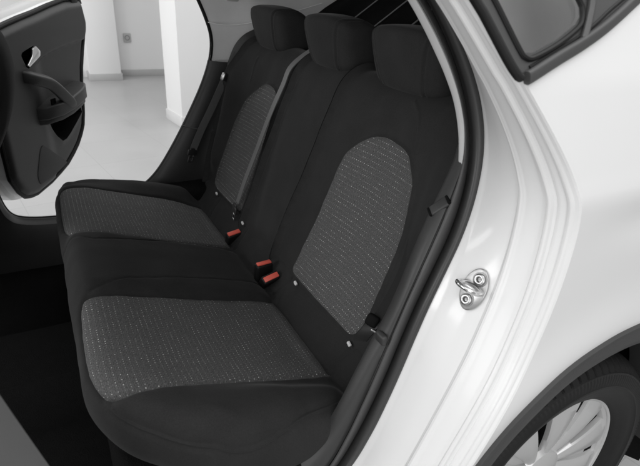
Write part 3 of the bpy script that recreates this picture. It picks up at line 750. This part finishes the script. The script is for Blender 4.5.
# white anchor clips in the crease
for yy in (-.204, -.484, .204, .484):
    m = MB(); fm = Matrix.Translation((-.3400, yy, .5735)) @ Matrix.Rotation(R(24), 4, 'X')
    m.add(*extrude_poly([(-.006, -.004), (.006, -.004), (.007, .001), (.004, .0045), (.001, .003), (-.001, .0045), (-.006, .002)], .006, .001, 2, fm @ Matrix.Rotation(R(-90), 4, 'Y') @ Matrix.Rotation(R(90), 4, 'Z')))
    m.build('anchor_clip', M_label, cushion)

# buckles with red buttons
def buckle(o, xdir, up, L, W, H, pair=False):
    n = Vector(xdir).normalized(); w = Vector((.95, .05, .25)); w = (w-n*w.dot(n)).normalized()
    fm = frame(o, n, w)                                            # x into the seat, y along the button
    mb = MB(); mb.add(*bevbox(L, W, H, .006, 3, fm))
    b = mb.build('belt_buckle', M_rub, cushion, sharp=50)
    mb = MB(); mb.add(*bevbox(.006, W*.86, H*.58, .002, 2, fm @ Matrix.Translation((-L/2-.0012, 0, 0)))); mb.build('release_button', M_red, b)
    return b
buckle((-.384, -.078, .552), (0, .12, -1), (-.12, .99, .1), .056, .050, .024)
buckle((-.381, -.112, .540), (.05, .66, -.75), (-.20, .75, .62), .056, .052, .026)
buckle((-.378, .200, .527), (.05, .45, -.89), (-.15, .88, .45), .056, .050, .026)

# ---- belts
def ribbon(path, width, side, th=.0012):
    P = catmull(path, 60); rows = []
    for off, n in ((-.5, -1), (-.5, 1), (-.25, 1.3), (.25, 1.3), (.5, 1), (.5, -1)):
        row = []
        for i, p in enumerate(P):
            s = side[i*(len(side)-1)//(len(P)-1)] if isinstance(side, list) else side
            s = Vector(s).normalized(); t = (P[min(i+1, 59)]-P[max(i-1, 0)]).normalized(); nn = t.cross(s).normalized()
            row.append(p + s*width*off + nn*th*n)
        rows.append(row)
    rows.append(rows[0]); return loft(rows)
cb = [(-.085, .128, 1.150), (-.150, .146, 1.120), (-.203, .160, 1.075), (-.224, .168, 1.022), (-.252, .199, .927), (-.283, .231, .809), (-.314, .257, .701), (-.336, .272, .620)]
m = MB(); m.add(*ribbon(cb, .023, (0, 1, .14))); belt_c = m.build('seat_belt', M_belt, car, sharp=60)
def tongue(parent, o, d, s):
    fm = frame(o, d, s)                                           # x along the strap, y across it
    a = MB()
    a.add(*bevbox(.022, .050, .009, .004, 3, fm)); a.add(*bevbox(.012, .030, .007, .003, 2, fm @ Matrix.Translation((-.012, 0, 0))))
    t = a.build('belt_tongue', M_plas, parent)
    a = MB()
    for dy in (-.011, .011): a.add(*bevbox(.030, .005, .003, .001, 1, fm @ Matrix.Translation((.024, dy, 0))))
    a.add(*bevbox(.005, .027, .003, .001, 1, fm @ Matrix.Translation((.038, 0, 0)))); a.add(*bevbox(.004, .020, .003, .001, 1, fm @ Matrix.Translation((.020, 0, 0))))
    a.build('latch_plate', M_chrome, t)
tongue(belt_c, (-.345, .276, .597), (-.12, .05, -1), (.15, 1, .05))
fb = [(-.145, .605, 1.125), (-.19, .612, 1.085), (-.235, .618, 1.000), (-.262, .622, .950), (-.30, .632, .868), (-.345, .640, .780), (-.380, .643, .705)]
m = MB(); m.add(*ribbon(fb, .026, (.85, -.2, -.39))); belt_f = m.build('seat_belt', M_beltd, car, sharp=60)
tongue(belt_f, (-.386, .640, .692), (-.30, .02, -1), (.8, .5, -.2))
m = MB(); m.add(*bevbox(.030, .060, .016, .005, 3, frame((-.248, .612, .972), (-.4, .1, -1), (.8, .55, -.2)))); m.build('belt_guide', M_metal, belt_f)
# near belt anchor: short webbing and a black knob between bolster and trim
m = MB(); m.add(*ribbon([(-.262, -.560, .86), (-.30, -.585, .80), (-.345, -.600, .745), (-.378, -.602, .712), (-.392, -.590, .675)], .034, (.3, -.7, .3)))
belt_n = m.build('seat_belt', M_rub, car, sharp=60)
m = MB(); m.add(*bevbox(.024, .026, .016, .006, 3, frame((-.374, -.600, .724), (-.5, 0, -1), (.5, -.8, -.2)))); m.build('belt_tongue', M_black, belt_n)
m = MB(); m.add(*bevbox(.004, .014, .003, .001, 2, frame((-.380, -.617, .712), (-.5, 0, -1), (.5, -.8, -.2)))); m.build('latch_plate', M_metald, belt_n)

# ---- parcel shelf, tilted up on its cords
K = .68; sa = math.atan(K)
m = MB()
rows = []
for y in np.linspace(-.62, .62, 60):
    rows.append([V(x, y, 1.12+K*x - .006*math.sin((y-.03)/.156*math.pi)**2*1.0) for x in np.linspace(-.03, .55, 24)])
m.add(*loft(rows)); m.add(*loft([[p-V(0, 0, .018) for p in r] for r in rows]))
sh = m.build('parcel_shelf', M_shelf, car)
for y in (.343, .187, .031, -.125, -.281, .50):
    m = MB(); m.add(*tube([V(x, y, 1.1235+K*x) for x in np.linspace(-.02, .5, 8)], .0034, 8, squash=(1, .6)))
    if y != .50: m.build('shelf_rib', M_rib, sh)

# ---- far pillar trims
def yC(z): return .66 - (.10*((z-.85)/.45)**1.3 if z > .85 else 0)
low = [p for p in cFC if p.z < 1.026 and p.x > -.70]; up = [p for p in cFC if p.z >= 1.018 and p.x > -.9]
seatside = catmull([V(-.2233, .640, 1.022), V(-.245, .66, .95), V(-.285, .675, .85), V(-.325, .68, .75), V(-.36, .68, .66), V(-.40, .68, .58), V(-.50, .68, .52), V(-.66, .685, .46)], len(low))
m = MB()
rows = [[outw(p, -.004)+V(0, .012, 0) for p in low]]
for t, h in ((0, 0), (.06, .006), (.18, .010), (.35, .012), (.6, .010), (.85, .004), (1, 0)):
    rows.append([low[i].lerp(seatside[i], t)+V(-.3, -.9, 0)*h for i in range(len(low))])
rows.append([p+V(.12, .01, 0) for p in seatside])
m.add(*loft(rows))
# hump beside the seat back
hump = catmull([V(-.240, .634, 1.015), V(-.237, .6302, 1.0273), V(-.2171, .618, 1.0807), V(-.1892, .6096, 1.1157), V(-.1528, .6043, 1.1368), V(-.0673, .5951, 1.170), V(.05, .60, 1.18)], 40)
m.add(*loft([[p+V(.02, .03, -.02) for p in hump], hump, [p+V(.008, -.006, -.006) for p in hump], [p+V(.03, -.012, -.06) for p in hump], [p+V(.05, -.01, -.5) for p in hump]]))
# seam across the trim
sm = catmull([V(-.402, .698, .7835), V(-.385, .686, .779), V(-.36, .676, .774), V(-.335, .672, .768)], 16)
m.add(*tube(sm, .0025, 6), 1)
fpt = m.build('rear_pillar_trim', [M_plas, M_plas2], car, sharp=50)
m = MB()
rows = [[outw(p, -.002)+V(0, .012, 0) for p in up]]
for t in np.linspace(0, 1, 14):
    rows.append([V(p.x + (.62+.1*(i/len(up)))*t*1.0, p.y+.012*math.sin(math.pi*min(1, t*4)*.5) - .02*t, p.z*(1-t)+t*(p.z*.96+.05)) for i, p in enumerate(up)])
m.add(*loft(rows))
hl = m.build('headliner_pillar', M_head, car)
# soft step where pillar trim meets headliner
m = MB(); m.add(*tube(catmull([V(-.306, .630, 1.158), V(-.24, .626, 1.150), V(-.16, .622, 1.158), V(-.08, .612, 1.178), V(.02, .60, 1.205), V(.12, .59, 1.235)], 30), .0018, 8)); m.build('trim_joint', M_head, hl)
m = MB(); m.add(*bevbox(.045, .012, .020, .005, 3, Matrix.Translation((-.235, .575, 1.240)))); m.build('coat_hook', M_strip, hl)
# ceiling lining
m = MB(); rows = []
for s in np.linspace(-1, 1, 15): rows.append([V(x, .57*s, 1.462-.05*abs(s)**3-.10*ss(.1, .8, x)) for x in np.linspace(-1.7, .66, 16)])
m.add(*loft(rows)); m.build('headliner', M_head, car)
# dark seal round the far door opening
ring = [p+V(0, .006, 0) for p in cFC]
m = MB(); m.add(*tube([outw(p, .004) for p in ring], .0075, 8)); m.build('door_seal', M_rub, car)

# ---- cabin floor, tunnel, sills, front seats
m = MB()
m.add(*loft([[V(x, y, .295+.012*math.sin(9*x)*math.cos(7*y)) for x in np.linspace(-2.0, -.60, 30)] for y in np.linspace(-.70, .70, 40)]))
m.add(*loft([[V(x, y, z) for x in np.linspace(-2.0, -.72, 10)] for y, z in ((-.17, .29), (-.15, .36), (-.11, .40), (0, .41), (.11, .40), (.15, .36), (.17, .29))]))
m.add(*loft([[V(-.79, y, z) for y in np.linspace(-.66, .66, 20)] for z in (.29, .42)]))
m.build('cabin_floor', M_carpet, car)
fs_in = [p for p in cFC if p.z < .80 and p.x < -.60]
m = MB()
rows = []
for d, dy, dz in ((.000, .004, 0), (-.004, -.012, -.004), (-.002, -.03, -.012), (.008, -.044, -.024), (.03, -.050, -.05), (.10, -.052, -.1), (.22, -.05, -.12)):
    rows.append([outw(p, d)+V(0, dy, 0) for p in fs_in])
m.add(*loft(rows)); m.build('sill_trim', M_plas, car)
m = MB()
ns = [V(x, -.68, .385) for x in np.linspace(-1.6, -.50, 30)]
m.add(*loft([[p+V(0, -.02, .002) for p in ns], [p+V(0, .0, .012) for p in ns], [p+V(0, .03, .008) for p in ns], [p+V(0, .05, -.02) for p in ns], [p+V(0, .06, -.10) for p in ns]]))
m.build('sill_trim', M_plas, car)
# near door post trim (foreground, lower left)
m = MB(); rows = [[p+V(-.045, -.014, 0) for p in pc], [p+V(-.022, -.012, 0) for p in pc], [p+V(-.006, -.004, 0) for p in pc], pc, [p+V(-.004, .012, 0) for p in pc], [p+V(-.03, .06, 0) for p in pc], [p+V(-.12, .09, 0) for p in pc], [p+V(-.25, .09, 0) for p in pc]]
m.add(*loft(rows)); m.build('door_post_trim', simple('post_plastic', .085, .5, grain=.2), car)
# far door post trim
m = MB(); fpp = [p for p in cFC if p.x < -1.02 and p.z > .5]
m.add(*loft([[outw(p, .030)+V(0, .055, 0) for p in fpp], [outw(p, .034)+V(0, -.005, 0) for p in fpp], [outw(p, .05)+V(0, -.02, 0) for p in fpp], [outw(p, .20)+V(0, -.03, 0) for p in fpp]]))
m.build('door_post_trim', M_rub, car)

# front seat back of the far side, its rear edge at the left of the picture
FSP = [(-.934, 1.145), (-.922, 1.118), (-.917, 1.085), (-.917, 1.050), (-.923, 1.01), (-.934, .968), (-.948, .93), (-.966, .895), (-.990, .85), (-1.03, .77), (-1.07, .66), (-1.09, .52)]
fc = catmull([(x, 0, z) for x, z in FSP], 50)
m = MB(); rows = []
for y, k in ((.13, .10), (.15, .035), (.19, .010), (.25, 0), (.35, -.004), (.45, 0), (.51, .010), (.55, .035), (.57, .10)):
    rows.append([V(p.x-k-(.012 if p.z > 1.1 else 0)*0, y, p.z) for p in fc])
m.add(*loft(rows))
m.add(*loft([[V(p.x-.10, .13, p.z) for p in fc], [V(p.x-.20, .13, p.z) for p in fc]])); m.add(*loft([[V(p.x-.10, .57, p.z) for p in fc], [V(p.x-.20, .57, p.z) for p in fc]]))
fseat = m.build('front_seat', M_fab, car)
m = MB(); m.add(*bevbox(.46, .46, .16, .05, 4, Matrix.Translation((-1.36, .35, .50)))); m.build('cushion', M_fab, fseat)

# ---- far rear door, swung open
DA = R(58); dd = V(math.cos(DA), math.sin(DA), 0); dnv = V(dd.y, -dd.x, 0); dh = V(-1.0, .76, 0)
def D(s, z, w=0): return dh + dd*s + dnv*w + V(0, 0, z)
DM = Matrix(((dd.x, 0, dnv.x), (dd.y, 0, dnv.y), (0, 1, 0))).to_4x4(); DM.translation = dh
card = [(-.01, .62), (.022, .561), (.05, .532), (.085, .521), (.123, .517), (.225, .528), (.300, .545), (.363, .562), (.42, .590), (.465, .617), (.505, .652), (.532, .685), (.550, .735), (.562, .79), (.570, .85), (.590, .92), (.620, .99), (.640, 1.03), (.654, 1.067), (.658, 1.107), (.645, 1.16), (.636, 1.190), (.51, 1.186), (.40, 1.169), (.295, 1.149), (.20, 1.134), (.124, 1.119), (-.02, 1.085)]
low_line = [(.70, 1.046), (.645, 1.040), (.55, 1.036), (.446, 1.026), (.36, 1.014), (.283, .998), (.22, .975), (.195, .95), (.190, .91), (.205, .86), (.232, .81), (.240, .77)]
lowreg = [(.70, 1.046)] + low_line[1:] + [(.20, .72), (.17, .60), (.3, .50), (.7, .5)]
pocket = [(.258, .768), (.277, .732), (.310, .690), (.344, .662), (.375, .664), (.414, .680), (.475, .712), (.528, .742), (.520, .765), (.500, .774), (.380, .775)]
hole = [(.160, 1.018), (.168, 1.028), (.200, 1.036), (.235, 1.044), (.258, 1.040), (.266, 1.024), (.258, 1.004), (.222, .984), (.192, .970), (.180, .976)]
P, T = triangulate(card, [pocket, hole], .008)
e = distpl(P, card, True); lr = inpoly(P, lowreg); dl = distpl(P, low_line)
po_in = inpoly(P, pocket); dp = distpl(P, pocket, True); ho = inpoly(P, hole); dho = distpl(P, hole, True)
W = []
for i in range(len(P)):
    s, z = P[i]
    w = .014*(1-(1-min(1, e[i]/.030))**2.5)
    w += (.010*math.exp(-((z-1.10)/.06)**2) if z < 1.10 else .010)*ss(0, .03, e[i])
    if lr[i]: w -= .013*ss(0, .010, dl[i])*ss(.22, .30, s+.0)
    w += .004*math.exp(-(dp[i]/.012)**2)
    W.append(w)
cT = P[T].mean(1); T = T[~(inpoly(cT, pocket) | inpoly(cT, hole))]
m = MB(); m.add([D(s, z, w) for (s, z), w in zip(P, W)], [tuple(t) for t in T])
wmap = {(round(p[0], 5), round(p[1], 5)): w for p, w in zip(P, W)}
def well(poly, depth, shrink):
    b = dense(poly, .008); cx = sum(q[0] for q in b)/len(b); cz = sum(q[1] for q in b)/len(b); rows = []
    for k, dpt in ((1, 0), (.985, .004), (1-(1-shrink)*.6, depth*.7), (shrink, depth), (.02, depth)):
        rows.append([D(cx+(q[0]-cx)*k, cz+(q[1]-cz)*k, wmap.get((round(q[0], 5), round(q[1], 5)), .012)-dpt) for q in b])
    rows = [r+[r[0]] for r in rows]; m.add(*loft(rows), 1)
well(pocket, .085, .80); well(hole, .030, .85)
door = MB()
# white outer shell of the door with its return edge
oc = dense(card, .02); dcx = (.3, .85)
def grow(q, k): return (dcx[0]+(q[0]-dcx[0])*k, dcx[1]+(q[1]-dcx[1])*k)
rows = [[D(*q, .0) for q in oc], [D(*grow(q, 1.015), -.01) for q in oc], [D(*grow(q, 1.02), -.04) for q in oc], [D(*grow(q, 1.05), -.05) for q in oc], [D(*grow(q, 1.055), -.09) for q in oc], [D(*grow(q, 1.0), -.12) for q in oc], [D(*grow(q, .5), -.135) for q in oc], [D(*grow(q, .01), -.135) for q in oc]]
rows = [r+[r[0]] for r in rows]
door.add(*loft(rows))
door_o = door.build('rear_door', M_paint, car, sharp=40)
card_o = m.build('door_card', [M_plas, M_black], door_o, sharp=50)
# thin black rubber round the card edge
m = MB(); m.add(*tube([D(*grow(q, 1.008), -.004) for q in oc]+[D(*grow(oc[0], 1.008), -.004)], .008, 8)); m.build('door_seal', M_rub, door_o)
# the handle
m = MB(); m.add(*extrude_poly([(.186, .976), (.176, .984), (.214, 1.012), (.222, 1.036), (.244, 1.044), (.268, 1.024), (.262, 1.006)], .012, .004, 2, DM @ Matrix.Translation((-.002, 0, .014))))
m.build('door_handle', M_chrome, door_o)
# arm rest: shelf plus pull bar
def armsec(pts2, z0, z1, w): return None
m = MB()
tray = [(.185, .000), (.205, .045), (.262, .078), (.330, .088), (.405, .084), (.455, .076), (.495, .055), (.510, .020), (.510, -.02), (.185, -.02)]
tm = Matrix(((dd.x, dnv.x, 0), (dd.y, dnv.y, 0), (0, 0, 1))).to_4x4(); tm.translation = dh
def tz(s): return .800 + .16*(s-.19)
q = extrude_poly(tray, .050, .008, 3); m.add([tm @ V(v.x, v.y, v.z+tz(v.x)-.022) for v in q[0]], q[1])
q = extrude_poly([(x*.97+.008, y*.93-.002) for x, y in tray], .022, .006, 2); m.add([tm @ V(v.x, v.y, v.z+tz(v.x)-.040) for v in q[0]], q[1])
arm = m.build('armrest', M_plas, door_o, sharp=40)
bar = catmull([D(.168, .946, .004), D(.170, .944, .020), D(.178, .938, .036), D(.205, .928, .050), D(.232, .914, .060), D(.256, .892, .068), D(.285, .862, .074), D(.312, .836, .076), D(.322, .820, .070)], 50)
m = MB(); m.add(*tube(bar, [.025]*50, 20, squash=(.80, .86), sq=.5)); m.build('pull_handle', M_plas2, door_o)
m = MB(); m.add(*bevbox(.030, .022, .006, .002, 2, DM @ Matrix.Translation((.245, .845, .052)))); m.build('window_switch', M_black, door_o)
# speaker grille
gr = [(.170, .680), (.196, .684), (.262, .632), (.325, .580), (.318, .572), (.232, .556), (.140, .551), (.124, .558), (.121, .59), (.146, .64)]
m = MB(); m.add(*extrude_poly(round_poly(gr, 60), .006, .002, 2, DM @ Matrix.Translation((0, 0, .0105)))); m.build('speaker_grille', simple('grille', .035, .7, grain=1, gscale=700, gdist=.001), door_o)
# window above the card
m = MB(); m.add(*tube([D(s, z+.003, .006) for s, z in ((-.05, 1.082), (.124, 1.121), (.295, 1.151), (.40, 1.171), (.51, 1.189), (.64, 1.193))], .007, 8)); m.build('window_seal', M_rub, door_o)
m = MB(); m.add([D(-.02, 1.07, -.03), D(.60, 1.17, -.03), D(.52, 1.42, -.06), D(.05, 1.44, -.06)], [(0, 1, 2, 3)]); m.build('window_pane', M_pane, door_o, smooth=False)
m = MB(); m.add(*tube([D(.640, 1.17, -.01), D(.625, 1.25, -.02), D(.56, 1.42, -.05), D(.45, 1.47, -.06), D(.05, 1.47, -.06), D(-.03, 1.40, -.05), D(-.03, 1.09, -.02)], .022, 10)); m.add(*bevbox(.05, .10, .03, .008, 2, DM @ Matrix.Translation((.585, 1.225, .0))))
m.build('window_frame', M_rub, door_o)
m = MB(); m.add(*bevbox(.02, .05, .035, .006, 2, Matrix.Translation((-1.056, .765, .70)))); m.build('door_check', M_rub, door_o)

# ================================================================ wheel
def fn(i, j, r, y):
    # sipes cut across the shoulder blocks
    if .318 < r and j in SH and (i % 8) in (0,): return r-.006, y
    return r, y
prof = [(.205, -.792), (.212, -.806), (.222, -.816), (.228, -.818), (.232, -.8215), (.250, -.8285), (.262, -.8315), (.2635, -.8335), (.268, -.8335), (.2695, -.832), (.285, -.8295), (.292, -.8275), (.2935, -.829), (.297, -.828), (.2985, -.8255), (.306, -.820), (.313, -.811), (.3175, -.803), (.3205, -.794), (.3225, -.784), (.3235, -.772), (.3175, -.7705), (.3175, -.7645), (.324, -.763), (.3245, -.735), (.318, -.7335), (.318, -.7275), (.3245, -.726), (.324, -.69), (.321, -.665), (.313, -.648), (.295, -.638), (.25, -.635), (.21, -.66)]
SH = {j for j, (r, y) in enumerate(prof) if r > .305 and (y < -.7705)}
m = MB(); m.add(*moved(lathe([(.01, -.70), (.14, -.70), (.14, -.715), (.15, -.715), (.15, -.69), (.01, -.69)], 64), (0, 0, .326)))
wheel = m.build('wheel', M_metald, car)
def fn2(i, j, r, y):
    if j in SH and (i % 9) in (0, 1): return r-.006, y+.004*max(0, min(1, (.3235-r)/.015))
    if .2850 <= r <= .2925 and i % 4 < 2: return r, y-.0010
    return r, y
m = MB(); m.add(*moved(lathe(prof, 720, fn=fn2), (0, 0, .326))); m.build('tyre', M_tyre, wheel, sharp=40)
m = MB()
m.add(*moved(lathe([(.195, -.66), (.195, -.775), (.190, -.760), (.19, -.745), (.02, -.745)], 100), (0, 0, .326)), 1)  # barrel coloured black so the spoke slots look deep in shade
m.add(*moved(lathe([(.200, -.70), (.200, -.775), (.2045, -.798), (.208, -.8045), (.2125, -.807), (.2155, -.806), (.2165, -.802), (.214, -.796)], 160), (0, 0, .326)))
m.add(*moved(lathe([(.008, -.800), (.045, -.799), (.056, -.795), (.064, -.785), (.066, -.76)], 64), (0, 0, .326)))
def blade(a):
    """one of five broad spokes: two flat blades either side of a sunk web, slots between neighbours"""
    rows = []; N = 40
    for k in range(N+1):
        t = k/N; r = .052+(.2075-.052)*t
        hw = R(36)*r - (.008+.015*t)                      # half width in metres, leaving a slot
        web = (.004+.011*t)*min(1, t*2.5); yb = -.790-.007*math.sin(math.pi*t*.85)-.006*t
        row = []
        for s, yo in ((-1.0, .050), (-1.0, .014), (-.985, .004), (-.93, .000), (-.60, -.0035), (None, -.0010), ('l', .002), ('m', .009), ('n', .009), ('r', .002), ('q', -.0010), (.60, -.0035), (.93, 0), (.985, .004), (1.0, .014), (1.0, .050)):
            w = {None: -web-.006, 'l': -web-.0015, 'm': -web, 'n': web, 'r': web+.0015, 'q': web+.006}[s] if s is None or isinstance(s, str) else s*hw
            ang = a + w/r
            row.append(V(math.cos(ang)*r, yb+yo, .326+math.sin(ang)*r))
        rows.append(row)
    return loft(rows)
for k in range(5):
    bv, bf_ = blade(R(69)+2*math.pi*k/5); W16 = 16; n0 = len(m.v); m.v += [tuple(v) for v in bv]
    for f in bf_:
        c = {v % W16 for v in f}; m.f.append(tuple(v+n0 for v in f)); m.mi.append(1 if c <= {0, 1} or c <= {14, 15} or (c == {7, 8} and 29 <= min(f)//W16 <= 36) else 0)  # black put on slot walls and a web patch to darken the openings
m.add(*moved(lathe([(.2085, -.803), (.200, -.798), (.196, -.786), (.196, -.76)], 160), (0, 0, .326)))
m.build('rim', [M_alloy, M_black], wheel, sharp=30)
